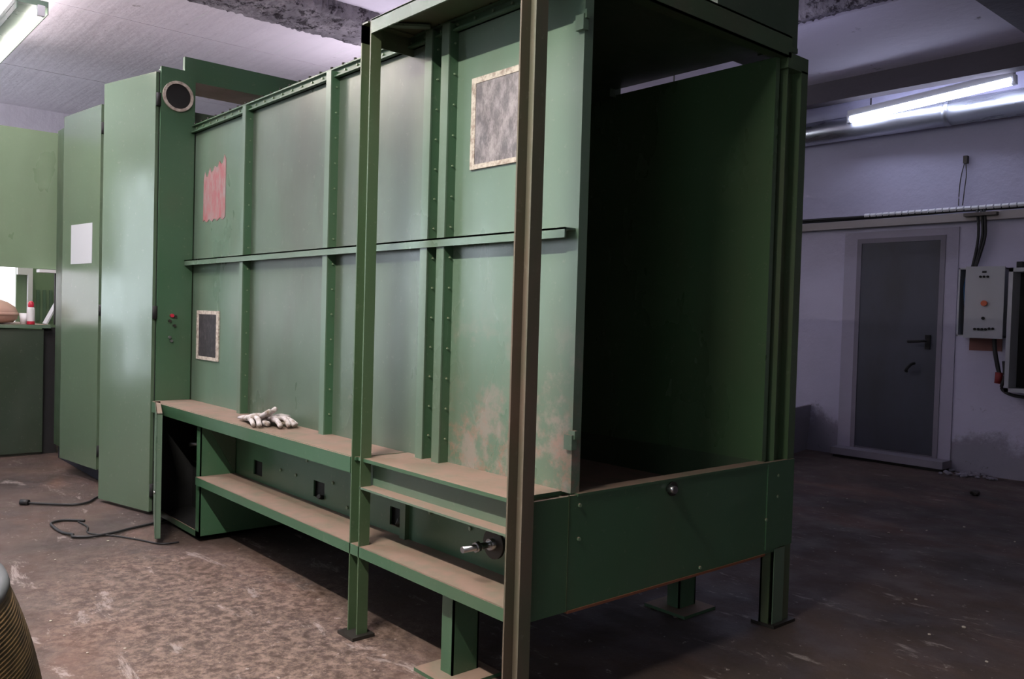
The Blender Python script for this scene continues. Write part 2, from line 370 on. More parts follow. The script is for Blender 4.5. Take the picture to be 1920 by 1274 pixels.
# ------------------------------------------------------------------ right wall services
duct = thing('ventilation_duct', 'long round galvanised duct running along the right wall below the beam', 'duct', (-4, 7.02, 2.87))
for a, b in ((-11.4, -7.2), (-7.2, -5.3), (-5.3, -2.90), (-2.90, 2.9)):
    cyl('duct_section', (a, 7.12, 2.892), (b-.004, 7.12, 2.892), .102, ZINC, duct, 40)
for x in (-7.2, -5.3, -2.90): cyl('joint_collar', (x-.02, 7.12, 2.892), (x+.02, 7.12, 2.892), .106, ZINC, duct, 40)
for x in (-4.9, -2.05, -.2): boxes('hanger', [(x-.012, x+.012, 7.01, 7.015, 2.88, 3.04), (x-.012, x+.012, 7.228, 7.234, 2.88, 3.04), (x-.012, x+.012, 7.01, 7.25, 3.035, 3.045)], DSTEEL, duct)

def lamp(name, label, A, B, width, tube_r, tm, housing, up, group=None, off=0):
    A = Vector(A); B = Vector(B); mid = (A+B)/2; L = (B-A).length
    t = thing(name, label, 'lamp', mid, group)
    ax = (B-A).normalized(); q = Matrix((ax, Vector((0, 0, 1)).cross(ax).normalized(), ax.cross(Vector((0, 0, 1)).cross(ax).normalized()))).transposed().to_4x4()
    M = Matrix.Translation(mid) @ q
    bm = bmesh.new()   # housing: shallow tray
    abox(bm, -L/2, L/2, -width/2, width/2, .045, .085, M)
    abox(bm, -L/2, L/2, -width/2, -width/2+.006, .0, .05, M); abox(bm, -L/2, L/2, width/2-.006, width/2, .0, .05, M)
    link('housing', bm, housing, t, bevel=.002)
    boxes('end_cap', [(-L/2-.012, -L/2+.02, -.022+off, .022+off, -.02, .05)], WHITE, t, .003, M); boxes('end_cap', [(L/2-.02, L/2+.012, -.022+off, .022+off, -.02, .05)], WHITE, t, .003, M)
    cyl('lit_tube', M @ Vector((-L/2+.02, off, .012)), M @ Vector((L/2-.02, off, .012)), tube_r, tm, t, 14)
    for s in (-.35, .35):
        p = M @ Vector((s*L, 0, .085)); cyl('suspension_rod', p, (p.x, p.y, up), .005, DSTEEL, t, 6)
    return t
lamp('fluorescent_lamp', 'added unseen uplight behind the tall cabinet end of the booth', (-6.6, 3.9, 2.25), (-5.4, 3.9, 2.25), .10, .012, TUBE_W, WHITE, 3.5)  # invented fixture that carries the ceiling uplight
lamp('fluorescent_lamp', 'added unseen uplight behind the open front end of the booth', (-3.95, 4.75, 2.4), (-2.95, 4.75, 2.4), .10, .010, TUBE_C, WHITE, 3.5)  # invented fixture for the cool uplight
LAMPR = lamp('fluorescent_lamp', 'lit cool white fluorescent tube lamp hanging in front of the galvanised duct', (-3.66, 6.96, 2.915), (-2.37, 6.95, 3.005), .05, .033, TUBE_C, WHITE, 3.42)
lamp('fluorescent_lamp', 'warm fluorescent lamp with wide green tray under the ceiling, top left', (-8.25, 1.30, 3.1), (-6.45, 1.30, 3.1), .19, .026, TUBE_W, PANEL, 3.395, off=.05)
lamp('fluorescent_lamp', 'fluorescent lamp hung over the aisle before the tall cabinet doors, out of the picture', (-5.95, .40, 2.93), (-4.65, .40, 2.93), .12, .018, TUBE_W, WHITE, 3.53)
lamp('fluorescent_lamp', 'narrow white fluorescent lamp hung over the aisle, nearest the camera', (-2.6, .0, 2.86), (-1.3, .0, 2.86), .12, .018, TUBE_W, WHITE, 3.53)

tray = thing('cable_trunking', 'pale cable trunking with cables lying on it, running along the right wall above the door', 'trunking', (-3.2, 7.2, 2.03))
box('trunking', -8, 2.9, 7.17, YR, 2.02, 2.085, mat('beige_trunking', (.30, .27, .26), .6), tray, .004)
for i, (yy, r, m) in enumerate(((7.19, .012, RUBBER), (7.215, .014, RUBBER), (7.225, .010, DSTEEL))):
    tube('cable', [(-8+j*.8, yy+.006*math.sin(j*2.1+i), 2.097+r+.006*math.sin(j*1.7+i*2)+(.0 if i else .004)) for j in range(14)], r, m, tray, 6)
bm = bmesh.new()
for k in range(90):
    x = -3.6+k*.055; acyl(bm, (x, 7.185, 2.122), (x+.045, 7.185, 2.122), .017, 8)
tag(link('corrugated_conduit', bm, WHITE, tray), 'white corrugated conduit')
hc = thing('hanging_cable', 'thin grey cable loop hanging from the wall top down to the trunking', 'cable', (-2.81, 7.2, 2.3))
tube('wire', [(-2.80, 7.22, 2.52), (-2.825, 7.21, 2.38), (-2.83, 7.2, 2.25), (-2.83, 7.2, 2.15)], .004, DSTEEL, hc, 6)
tube('wire', [(-2.80, 7.22, 2.52), (-2.785, 7.21, 2.4), (-2.79, 7.2, 2.28), (-2.80, 7.2, 2.15)], .004, DSTEEL, hc, 6)
boxes('clip', [(-2.815, -2.785, 7.21, YR, 2.49, 2.55)], DSTEEL, hc, .003)
dc = thing('drop_cables', 'bundle of dark cables dropping from the trunking into the grey switch box', 'cable', (-2.66, 7.2, 1.85))
for i, dxx in enumerate((0, .03, .05)):
    tube('cable', [(-2.70+dxx, 7.2, 2.13), (-2.67+dxx, 7.17, 2.06), (-2.66+dxx, 7.17, 1.9), (-2.68+dxx*.7, 7.18, 1.75), (-2.70+dxx*.5, 7.18, 1.645)], .011, RUBBER, dc, 6)
boxes('bracket', [(-2.76, -2.52, 7.12, 7.2, 2.05, 2.075)], DSTEEL, dc, .003)

eb = thing('switch_box', 'grey switch box on the right wall with its door ajar and wires inside', 'switch box', (-2.55, 7.15, 1.1))
x0, x1, y0, z0, z1 = -2.76, -2.44, 7.08, 1.10, 1.64
boxes('box_body', [(x0, x1, YR-.012, YR, z0, z1), (x0, x0+.012, y0, YR, z0, z1), (x1-.012, x1, y0, YR, z0, z1), (x0, x1, y0, YR, z0, z0+.012), (x0, x1, y0, YR, z1-.012, z1)], GREYBOX, eb)
box('inner_panel', x0+.02, x1-.02, YR-.03, YR-.014, z0+.02, z1-.02, BLACK, eb, 0)
for i in range(5):
    xx = x0+.03+i*.016
    tube('wire', [(xx, 7.17, z1-.03), (xx+.02*math.sin(i), 7.12, z1-.15), (xx+.015*math.cos(i*2), 7.11, z1-.3), (xx+.01, 7.15, z0+.05)], .006, [BLUEW, RUBBER, BLUEW, WHITE, RUBBER][i], eb, 6)
Md = Matrix.Translation((x1+.03, y0-.01, 0)) @ Matrix.Rotation(R(-12+360), 4, 'Z')
Md = Matrix.Translation((x1+.02, y0-.005, 0)) @ Matrix.Rotation(R(8), 4, 'Z')
dr = box('door', -.27, 0, -.018, 0, z0-.01, z1+.005, GREYBOX, eb, .003, Md)
def onbox(name, u, z, r, m, d=.012):
    return cyl(name, Md @ Vector((u, -.018, z)), Md @ Vector((u, -.018-d, z)), r, m, dr, 12)
for u in (-.165, -.14, -.115): onbox('indicator', u, z1-.075, .009, BLACK)
boxes('name_plate', [(-.155, -.125, -.021, -.017, z1-.045, z1-.03)], BLACK, dr, 0, Md)
onbox('rotary_switch', -.13, z0+.26, .022, ORANGE, .03); onbox('button', -.135, z0+.145, .012, BLACK)
for u in (-.19, -.165, -.14, -.115, -.09, -.065): onbox('button', u, z0+.06+(.006 if u > -.1 else 0), .010, BLACK)
boxes('hook', [(x0+.06, x0+.10, 7.16, 7.18, z1, z1+.02)], BLACK, eb)
eb2 = thing('switch_cabinet', 'taller open grey cabinet with dark inside, at the right edge beside the switch box', 'cabinet', (-2.2, 7.15, .7))
x0, x1, y0, z0, z1 = -2.385, -1.95, 7.04, .69, 1.63
boxes('cabinet_body', [(x0, x1, YR-.012, YR, z0, z1), (x0, x0+.03, y0, YR, z0, z1), (x1-.03, x1, y0, YR, z0, z1), (x0, x1, y0, YR, z0, z0+.03), (x0, x1, y0, YR, z1-.03, z1)], GREYBOX, eb2, .003)
box('inner_panel', x0+.03, x1-.03, YR-.05, YR-.014, z0+.03, z1-.03, BLACK, eb2, 0)
for i in range(6): boxes('breaker', [(x0+.08+i*.04, x0+.112+i*.04, YR-.09, YR-.05, 1.2, 1.28)], DSTEEL, eb2, .003)
boxes('knob', [(x0+.03, x0+.07, 7.1, 7.14, z1, z1+.05)], BLACK, eb2, .005)
cb = thing('power_cable', 'dark cable with red plug hanging below the grey switch box', 'cable', (-2.46, 7.15, .75))
tube('cable', [(-2.50, 7.14, 1.09), (-2.49, 7.13, 1.0), (-2.47, 7.14, .88), (-2.455, 7.14, .82)], .016, RUBBER, cb, 8)
cyl('plug', (-2.455, 7.14, .83), (-2.46, 7.14, .745), .028, mat('dark_red_plug', (.22, .02, .02), .5), cb, 12)
tube('cable', [(-2.42, 7.12, .92), (-2.41, 7.12, .8), (-2.43, 7.13, .71), (-2.35, 7.12, .665), (-2.2, 7.12, .655), (-2.0, 7.12, .66)], .013, RUBBER, cb, 8)
tag(box('brick_patch', -2.72, -2.48, YR-.008, YR, .99, 1.09, mat('exposed_brick', (.22, .10, .09), .9)), 'patch of bare reddish brick in the plaster under the switch box', 'patch')

# ------------------------------------------------------------------ the green spray booth
XB, XE, YW, YI, YO = -1.74, -4.78, 1.78, 2.80, 2.98      # front plane, far end, side wall, inner right wall, outer right frame
YP, ZS, ZB, ZT = 1.56, .635, .29, 2.16                   # post plane, shelf height, underside, wall top
booth = thing('spray_booth', 'large green steel powder coating booth on legs with open black front', 'booth', (-3.2, 2.2, 0))
P = lambda *a, **k: box(*a, **k)
# side wall panels
segs = [(XE, -4.085), (-4.085, -3.225), (-3.225, -2.505), (-2.505, -2.40), (-2.40, -1.80)]
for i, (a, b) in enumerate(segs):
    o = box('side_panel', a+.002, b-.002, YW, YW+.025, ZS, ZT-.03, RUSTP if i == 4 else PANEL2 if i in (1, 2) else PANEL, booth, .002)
box('front_jamb', -1.80, -1.752, YW-.006, YW+.03, ZS, ZT, RUSTP, booth, .004)
def bolts(name, pts, axis, parent, r=.0036, m=None):
    bm = bmesh.new()
    for p in pts:
        p = Vector(p); acyl(bm, p, p+Vector(axis)*.006, r, 6)
    o = link(name, bm, m or LIGHTG, parent); o['kind'] = 'stuff'; return o
for xr, wd in ((-4.023, .03), (-3.180, .034), (-2.465, .036), (-2.365, .036)):
    rb = boxes('rib', [(xr-wd-.004, xr-wd+.002+wd, 1.738, 1.744, ZS, ZT-.01), (xr-.006, xr-.001, 1.7445, YW, ZS, ZT-.01)], PANEL, booth, .001)
    box('rib_shaded_side', xr-.001, xr+.001, 1.7385, YW, ZS, ZT-.01, GREEN, rb, 0)  # darker green laid on this side to put in its shade
    bolts('bolts', [(xr, 1.764, .72+.105*k) for k in range(14)], (1, 0, 0), rb)
mr = boxes('middle_rail', [(-4.83, -1.765, 1.730, 1.736, 1.386, 1.416), (-4.83, -1.765, 1.730, YW, 1.410, 1.416)], PANEL, booth, .001)
tf = boxes('top_flange', [(XE, -1.76, 1.752, YW, 2.125, 2.131), (XE, -1.76, 1.770, 1.80, 2.125, 2.165), (XE, -1.76, 1.756, 1.80, 2.160, 2.166)], GREEN, booth, .001)
bolts('bolts', [(XE+.05+.095*k, 1.758, 2.166) for k in range(32)], (0, 0, 1), tf, .007, DSTEEL)
bolts('bolts', [(XE+.05+.095*k, 1.770, 2.147) for k in range(32)], (0, -1, 0), tf, .005)
# windows and stickers on the side
w = box('inspection_window', -2.262, -1.95, YW-.006, YW+.001, 1.655, 1.93, DUSTGLASS, booth, .001)
boxes('tape_border', [(-2.275, -2.252, YW-.008, YW-.001, 1.658, 1.928), (-1.965, -1.94, YW-.008, YW-.001, 1.658, 1.928), (-2.275, -1.94, YW-.008, YW-.001, 1.642, 1.658), (-2.275, -1.94, YW-.008, YW-.001, 1.928, 1.948)], TAPE, w)
w = tag(box('inspection_window', -4.67, -4.41, YW-.006, YW+.001, .885, 1.12, DARKGLASS, booth, .001), 'dark smoked pane with tape edge')
boxes('tape_border', [(-4.695, -4.665, YW-.008, YW-.001, .888, 1.118), (-4.42, -4.39, YW-.008, YW-.001, .888, 1.118), (-4.695, -4.39, YW-.008, YW-.001, .870, .888), (-4.695, -4.39, YW-.008, YW-.001, 1.118, 1.138)], TAPE, w)
bm = bmesh.new()      # torn red sticker with a ragged top
N_ = 15; bt = []; tp = []
for i in range(N_):
    x = -4.645+.30*i/(N_-1); bt.append(bm.verts.new((x, YW-.002, 1.625+.008*math.sin(i*1.9)))); tp.append(bm.verts.new((x, YW-.002, 1.86+.06*i/(N_-1)+(.035 if i % 3 == 1 else 0)+random.uniform(-.012, .012))))
for i in range(N_-1): bm.faces.new((bt[i], bt[i+1], tp[i+1], tp[i]))
r_ = bmesh.ops.extrude_face_region(bm, geom=bm.faces[:]); bmesh.ops.translate(bm, verts=[v for v in r_['geom'] if isinstance(v, bmesh.types.BMVert)], vec=(0, .0015, 0))
tag(link('sticker', bm, REDL, booth), 'faded red sticker torn along its top')
# shelf and ledges
box('shelf', XE, -2.63, YP+.01, YW+.01, ZS-.012, ZS, GREEN, booth, .002)
box('shelf_lip', XE+.02, -2.65, YP, YP+.012, ZS-.058, ZS-.001, GREEN, booth, .002)
box('shelf', -2.61, -1.79, YP+.01, YW+.01, ZS-.010, ZS+.002, GREEN, booth, .002)
boxes('channel_beam', [(-2.585, -1.79, YP+.055, YP+.062, .535, ZS-.01), (-2.585, -1.79, YP, YP+.06, .530, .537)], PANEL, booth, .001)
def panel_holes(name, x0, x1, y0, y1, z0, z1, holes, m, parent):
    xs_ = sorted({x0, x1, *[h[0] for h in holes], *[h[1] for h in holes]}); lst = []
    hz0, hz1 = holes[0][2], holes[0][3]
    lst += [(x0, x1, y0, y1, z0, hz0), (x0, x1, y0, y1, hz1, z1)]
    for a, b in zip(xs_, xs_[1:]):
        if not any(abs(h[0]-a) < 1e-6 for h in holes): lst.append((a, b, y0, y1, hz0, hz1))
    return boxes(name, lst, m, parent)
hl = [(-3.895, -3.80, .355, .425), (-3.29, -3.195, .355, .425), (-2.69, -2.595, .355, .425)]
panel_holes('lower_side_panel', -4.11, XB-.03, 1.76, 1.768, ZB, ZS-.012, hl, GREEN, booth)
for i, hh in enumerate(hl):
    k = box('hole_lining', hh[0]-.01, hh[1]+.01, 1.775, 1.80, .34, .44, BLACK, booth, 0)
    if i: cyl('latch_stub', ((hh[0]+hh[1])/2+.025, 1.765, .40-.04*(i == 1)), ((hh[0]+hh[1])/2+.035, 1.74, .37), .010, DSTEEL, booth, 8)
bolts('bolts', [(x, 1.76, z) for x, z in ((-3.6, .42), (-3.45, .42), (-3.12, .44), (-3.35, .50), (-2.43, .45), (-2.2, .44), (-3.0, .36))], (0, -1, 0), booth, .007)
ls = boxes('lower_shelf', [(-4.11, -1.79, YP+.004, 1.762, .318, .326)], GREEN, booth)
box('shelf_lip', -4.11, -1.79, YP, YP+.006, .288, .326, GREEN, booth, .002)
box('strap', -2.597, -2.562, 1.742, 1.762, .326, .532, POSTG, booth, .002)
bm = bmesh.new()     # triangular gusset beside the compartment
vs = [bm.verts.new(v) for v in ((-4.105, YP+.03, ZS-.02), (-4.105, 1.755, ZS-.02), (-4.105, 1.755, .33), (-4.098, YP+.03, ZS-.02), (-4.098, 1.755, ZS-.02), (-4.098, 1.755, .33))]
for f in ((0, 1, 2), (5, 4, 3), (0, 3, 4, 1), (1, 4, 5, 2), (2, 5, 3, 0)): bm.faces.new([vs[i] for i in f])
link('gusset', bm, DARKG, booth)
# drive spindle with hand disc
sp = cyl('drive_spindle', (-2.02, 1.762, .437), (-2.02, 1.585, .437), .010, STEEL, booth, 14)
cyl('hub', (-2.02, 1.74, .437), (-2.02, 1.69, .437), .018, STEEL, sp, 14); cyl('disc', (-2.02, 1.716, .437), (-2.02, 1.706, .437), .048, DSTEEL, sp, 28)
cyl('nut', (-2.02, 1.65, .437), (-2.02, 1.635, .437), .017, STEEL, sp, 6)
# front panel and sill
box('front_panel', XB-.012, XB, YP+.045, 2.90, ZB, ZS-.004, GREEN, booth, .002)
box('corner_bracket', XB-.012, XB+.004, 2.80, YO, .305, ZS+.0, GREEN, booth, .003)
box('sill', XB-.05, XB+.004, YW+.01, YI, ZS-.008, ZS, GREEN, booth, .003)
box('bottom_edge', XB-.03, XB+.003, YW-.02, 2.80, ZB-.006, ZB+.002, RUSTE, booth, .001)
box('seam_strip', XB-.001, XB+.0015, YW-.025, YW-.022, ZB, ZS, POSTG, booth, 0)
kn = cyl('latch_knob', (XB, 2.215, .603), (XB+.03, 2.215, .603), .013, STEEL, booth, 12); cyl('washer', (XB, 2.235, .60), (XB+.006, 2.235, .60), .024, DSTEEL, kn, 14)
bolts('bolts', [(XB, 1.80, .60), (XB, 1.80, .50), (XB, 2.87, .58), (XB, 2.87, .50), (XB, 2.4, .31), (XB, 2.80, .42)], (1, 0, 0), booth, .006)
# body below the opening, inner walls, roof
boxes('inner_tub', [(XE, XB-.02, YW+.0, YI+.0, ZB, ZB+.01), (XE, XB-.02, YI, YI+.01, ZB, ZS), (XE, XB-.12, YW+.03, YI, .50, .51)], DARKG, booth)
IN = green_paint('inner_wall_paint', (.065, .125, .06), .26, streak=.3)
box('inner_wall', XE, -1.765, YI, YI+.025, ZS, 2.142, IN, booth, .002)
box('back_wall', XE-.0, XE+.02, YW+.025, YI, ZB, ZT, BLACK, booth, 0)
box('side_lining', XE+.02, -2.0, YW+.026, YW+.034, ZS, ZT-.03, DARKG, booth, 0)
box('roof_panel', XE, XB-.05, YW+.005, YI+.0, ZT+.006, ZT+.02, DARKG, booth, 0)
boxes('roof_edge', [(XE, -2.56, YI-.04, YI+.03, 2.13, ZT+.02), (-1.84, XB-.04, YI-.01, YI+.04, ZT, ZT+.02)], DARKG, booth)
boxes('top_bar', [(XB-.05, XB, YW-.0, YI+.06, 2.145, 2.152), (XB-.006, XB, YW-.0, YI+.06, 2.145, 2.225), (XB-.05, XB, YW-.0, YI+.06, 2.218, 2.225)], POSTG, booth, .001)
for z, y in ((2.01, YW-.012), (.787, YW-.008)):
    boxes('hinge_lug', [(-1.775, -1.742, y-.010, y+.012, z-.022, z+.022), (-1.762, -1.736, y-.004, y+.008, z+.01, z+.035)], PANEL, booth, .003)
# outer frame posts
def post(x1, y0, y1, z1, zb, kind):
    if kind == 'U':
        lst = [(x1-.066, x1-.060, y0, y1, zb, z1), (x1-.006, x1, y0, y1, zb, z1), (x1-.062, x1-.002, y1-.010, y1-.004, zb, z1)]
    else:
        lst = [(x1-.05, x1, y1-.045, y1, zb, z1), (x1-.05, x1-.042, y0, y1-.04, zb, z1), (x1-.05, x1-.01, y0, y0+.006, zb, z1)]
    return boxes('frame_post', lst, POSTG, booth, .001)
p = post(-2.577, YP, YP+.042, 2.165, .012, 'U'); box('base_plate', -2.66, -2.555, YP-.03, YP+.06, 0, .012, DSTEEL, p, .002)
p = post(-1.722, YP-.004, YP+.04, 2.24, .012, 'U'); p.data.materials[0] = DUSTPOST; box('base_plate', -1.81, -1.70, YP-.03, YP+.06, 0, .012, DSTEEL, p, .002)
p = post(XB, 2.855, YO, 2.115, .012, 'L'); box('base_plate', XB-.08, XB+.02, 2.85, 3.0, 0, .012, DSTEEL, p, .002)
boxes('post_shoe', [(XB-.0, XB+.003, 2.865, 2.935, .012, .30)], PANEL, booth, 0)
fb = boxes('frame_beam', [(-2.577, -1.72, YP, YP+.006, 2.12, 2.168), (-2.577, -1.72, YP, YP+.04, 2.163, 2.169)], PANEL, booth, .001)
boxes('frame_beam', [(-2.643, -2.637, YP, YW+.01, 2.10, 2.168), (-2.643, -2.60, YP, YW+.01, 2.162, 2.168)], POSTG, booth, .001)
boxes('frame_beam', [(XB-.05, XB, YI+.04, YO, 2.108, 2.165)], POSTG, booth, .002)
box('cover_plate', -2.60, -1.75, YP+.01, YW+.0, 2.168, 2.176, POSTG, booth, 0)
bm = bmesh.new(); Mb = Matrix.Translation((-2.52, 1.665, 2.157)) @ Matrix.Rotation(R(52), 4, 'Z'); abox(bm, -.085, .085, -.014, .014, -.004, .004, Mb)
link('corner_brace', bm, PANEL, booth)
# support legs
def leg(x, y, ztop=ZB):
    l = boxes('support_leg', [(x-.03, x+.03, y-.045, y-.039, .012, ztop), (x+.024, x+.03, y-.045, y+.06, .012, ztop), (x-.03, x+.03, y+.054, y+.06, .012, ztop)], GREEN, booth, .001)
    box('foot_plate', x-.10, x+.10, y-.10, y+.10, 0, .012, GREEN, l, .002)
    box('top_plate', x-.085, x+.085, y-.06, y+.06, ztop-.008, ztop, GREEN, l, .002)
leg(-2.13, 1.665); leg(-2.09, 2.76); leg(-3.9, 2.76); leg(-3.4, 2.76)
# roof tower
tw = boxes('roof_duct', [(-1.98, -1.76, 2.42, 2.93, 2.18, 3.4)], DARKG, booth, .003)
box('flange', -1.985, -1.758, 2.415, 2.932, 2.181, 2.20, POSTG, tw, .001)
# motor compartment with open door
cx0, cx1, cy = -4.75, -4.108, 1.582
cm = boxes('compartment', [(cx0, cx1, cy+.006, YW+.3, .02, .03), (cx0, cx0+.006, cy, YW+.3, .02, ZS-.06), (cx1-.006, cx1, cy, YW+.3, .02, ZS-.03), (cx1-.05, cx1, cy, cy+.006, .02, ZS-.05), (cx0, cx1, cy, cy+.006, .02, .05), (cx0, cx0+.03, cy, cy+.006, .02, ZS-.05)], GREEN, booth)
boxes('black_shade_lining', [(cx0+.006, cx1-.008, cy+.20, cy+.21, .03, ZS-.02), (cx0+.006, cx1-.008, cy+.012, cy+.20, .031, .036), (cx0+.007, cx0+.011, cy+.012, cy+.20, .03, ZS-.06), (cx1-.012, cx1-.007, cy+.012, cy+.20, .03, ZS-.04)], BLACK, cm)  # black liners added to keep the open compartment in shade
cyl('spindle_end', (-4.47, cy+.20, .43), (-4.47, cy+.08, .43), .012, STEEL, cm, 12)
Ml = Matrix.Translation((cx0, cy-.004, 0)) @ Matrix.Rotation(R(-17.5), 4, 'Z')
lf = boxes('compartment_door', [(0, .60, -.003, .0, .03, ZS-.0)], GREEN, booth, 0, Ml)
boxes('door_rim', [(.575, .60, 0, .022, .03, ZS), (0, .60, 0, .022, ZS-.004, ZS), (0, .60, 0, .022, .03, .034), (0, .6, -.004, .0, .03, ZS)], PANEL, lf, .001, Ml)
cyl('lock', Ml @ Vector((.57, -.004, .25)), Ml @ Vector((.57, -.012, .25)), .008, STEEL, lf, 10)

# ------------------------------------------------------------------ tall filter cabinet behind
fc = thing('filter_cabinet', 'tall pale green steel cabinet with two narrow doors ajar, left of the booth', 'cabinet', (-5.8, 2.2, 0))
yb = 1.60
boxes('cabinet_body', [(-7.05, -4.80, yb, 1.77, .10, 2.44), (-7.05, -4.80, 1.77, 2.9, .10, 2.08)], DARKG, fc, .003)
box('plinth', -7.0, -4.85, yb+.02, 2.85, 0, .10, mat('navy_plinth', (.02, .02, .035), .6), fc, 0)
box('end_panel', -4.80, -4.782, yb-.012, 1.775, .30, 2.462, DARKG if False else GREEN, fc, .002)
rg = ring('outlet_ring', (-4.775, 1.678, 2.312), (1, 0, 0), .083, .068, .012, TAPE, fc)
cyl('dark_opening', (-4.781, 1.678, 2.312), (-4.776, 1.678, 2.312), .069, BLACK, rg, 32)
tag(cyl('push_button', (-4.782, 1.665, 1.105), (-4.765, 1.665, 1.105), .010, REDP, fc, 12), 'red push button')
for y, z in ((1.685, 1.10), (1.655, 1.075), (1.68, 1.05), (1.655, .985), (1.665, .965)): cyl('switch', (-4.782, y, z), (-4.770, y, z), .008, STEEL if z < 1 else DSTEEL, fc, 10)
def cab_door(hx, hy, ang, wd, zb, zt):
    M = Matrix.Translation((hx, hy, 0)) @ Matrix.Rotation(R(180+ang), 4, 'Z')
    d = boxes('door', [(0, wd, 0, .006, zb, zt)], DOORG, fc, .001, M)    # local +x runs away from the hinge, +y outwards is towards aisle
    boxes('door_rim', [(0, .006, -.028, 0, zb, zt), (wd-.006, wd, -.028, 0, zb, zt), (0, wd, -.028, 0, zb, zb+.006), (0, wd, -.028, 0, zt-.006, zt)], DOORG, d, 0, M)
    for z in (zb+.12, 1.12, zt-.15):
        cyl('hinge', M @ Vector((-.012, -.004, z-.035)), M @ Vector((-.012, -.004, z+.035)), .013, BLACK, d, 10)
    return d, M
dA, MA = cab_door(-4.80, 1.572, 14, .515, .02, 2.43)
dB, MB = cab_door(-5.79, 1.565, 7, .60, .10, 2.42)
box('paper_sheet', .11, .45, .006, .008, 1.42, 1.68, PAPER, dB, 0, MB)
box('black_backing', -5.40, -4.80, 1.585, 1.60, .02, 2.44, BLACK, fc, 0)  # plain black sheet behind the ajar door
bm = bmesh.new(); abox(bm, -4.86, -4.80, 1.60, 1.75, 2.38, 2.46); link('head_rail', bm, GREEN, fc)
tag(boxes('roof_trough', [(-4.83, -4.80, 1.72, 3.0, 2.42, 2.545), (-5.10, -4.80, 1.72, 3.0, 2.414, 2.42), (-5.10, -5.095, 1.72, 3.0, 2.42, 2.545)], [GREEN], None, .002), 'dusty green steel trough lying across the top of the cabinet end behind the booth', 'trough')
boxes('ledge', [(-5.6, -4.9, 1.77, 2.35, 2.08, 2.27)], DARKG, fc)
# dark base gap between cabinet doors and work station
# ------------------------------------------------------------------ work station at far left
ws = thing('work_station', 'green steel work station with counter and lit opening, at the far left', 'work station', (-7.6, .9, 0))
XW = -7.2
box('upper_panel', XW-.03, XW, -.55, 1.640, 1.415, 2.45, LIGHTG, ws, .003)
box('lower_panel', XW-.03, XW-.0, -.55, 1.555, .02, .955, VDARKG, ws, .003)
box('side_post', XW-.08, XW-.04, 1.56, 1.66, 0, .97, BLACK, ws, .003)
ct = box('counter', -8.3, XW+.02, -.55, 1.60, .965, .99, PANEL, ws, .004)
boxes('back_wall', [(-8.33, -8.30, 1.575, 2.0, .0, 2.4), (-8.33, -8.30, -.55, 1.575, 0, .97)], LIGHTG, ws)
for k in range(5): box('wall_rib', -8.30, -8.285, 1.73+.05*k, 1.755+.05*k, 1.0, 1.27, PANEL, ws, .002)
box('side_wall', -8.3, XW-.04, 2.0, 2.02, 0, 2.4, LIGHTG, ws, 0)
fr = boxes('window_frame', [(-8.29, -8.24, 1.655, 1.69, .99, 1.46), (-8.29, -8.24, 1.575, 1.655, 1.395, 1.46)], WHITE, ws, .004)
box('window_pane', -8.34, -8.335, -.55, 1.575, .95, 2.3, BACKW, ws, 0)
box('wall_shelf', XW+.0, XW+.10, 1.50, 1.66, 1.385, 1.408, WHITE, ws, .003)
box('end_jamb', XW-.03, XW, 1.628, 1.66, .992, 1.413, BLACK, ws, .002)
# things on the counter
bt = thing('spray_bottle', 'small white bottle with red cap and red base on the work station counter', 'bottle', (-7.24, 1.475, .99))
bm = bmesh.new(); lathe(bm, (-7.24, 1.475), [(.001, .99), (.026, .99), (.028, 1.0), (.027, 1.015)], 20); link('base', bm, REDP, bt, True)
bm = bmesh.new(); lathe(bm, (-7.24, 1.475), [(.027, 1.015), (.027, 1.10), (.024, 1.115), (.017, 1.125)], 20); link('body', bm, WHITE, bt, True)
bm = bmesh.new(); lathe(bm, (-7.24, 1.475), [(.019, 1.12), (.021, 1.13), (.021, 1.15), (.012, 1.166), (.001, 1.168)], 20); link('cap', bm, REDP, bt, True)
cp = thing('cup', 'small pale plastic cup left of the red and white bottle', 'cup', (-7.29, 1.437, .99))
bm = bmesh.new(); lathe(bm, (-7.29, 1.437), [(.001, .99), (.022, .99), (.030, 1.075), (.027, 1.075), (.02, 1.0), (.001, 1.0)], 20); link('cup_body', bm, WHITE, cp, True)
bw = thing('plastic_tub', 'large peach coloured round plastic tub on the counter, cut by the left edge', 'tub', (-7.47, 1.10, .99))
bm = bmesh.new(); lathe(bm, (-7.47, 1.16), [(.001, .991), (.16, .992), (.235, 1.0), (.265, 1.03), (.268, 1.08), (.25, 1.12), (.20, 1.155), (.12, 1.185), (.001, 1.205)], 40); link('tub_body', bm, BOWL, bw, True)
bm = bmesh.new(); lathe(bm, (-7.47, 1.16), [(.267, 1.05), (.276, 1.06), (.276, 1.07), (.267, 1.08)], 40); link('tub_rim', bm, BOWL, bw, True)
tag(box('propped_card', -.06, .06, -.006, .006, 0, .19, PAPER, None, .002, Matrix.Translation((-7.34, 1.592, .994)) @ Matrix.Rotation(R(-26), 4, 'X')), 'white slanting card propped on the counter beside the cabinet door', 'card')

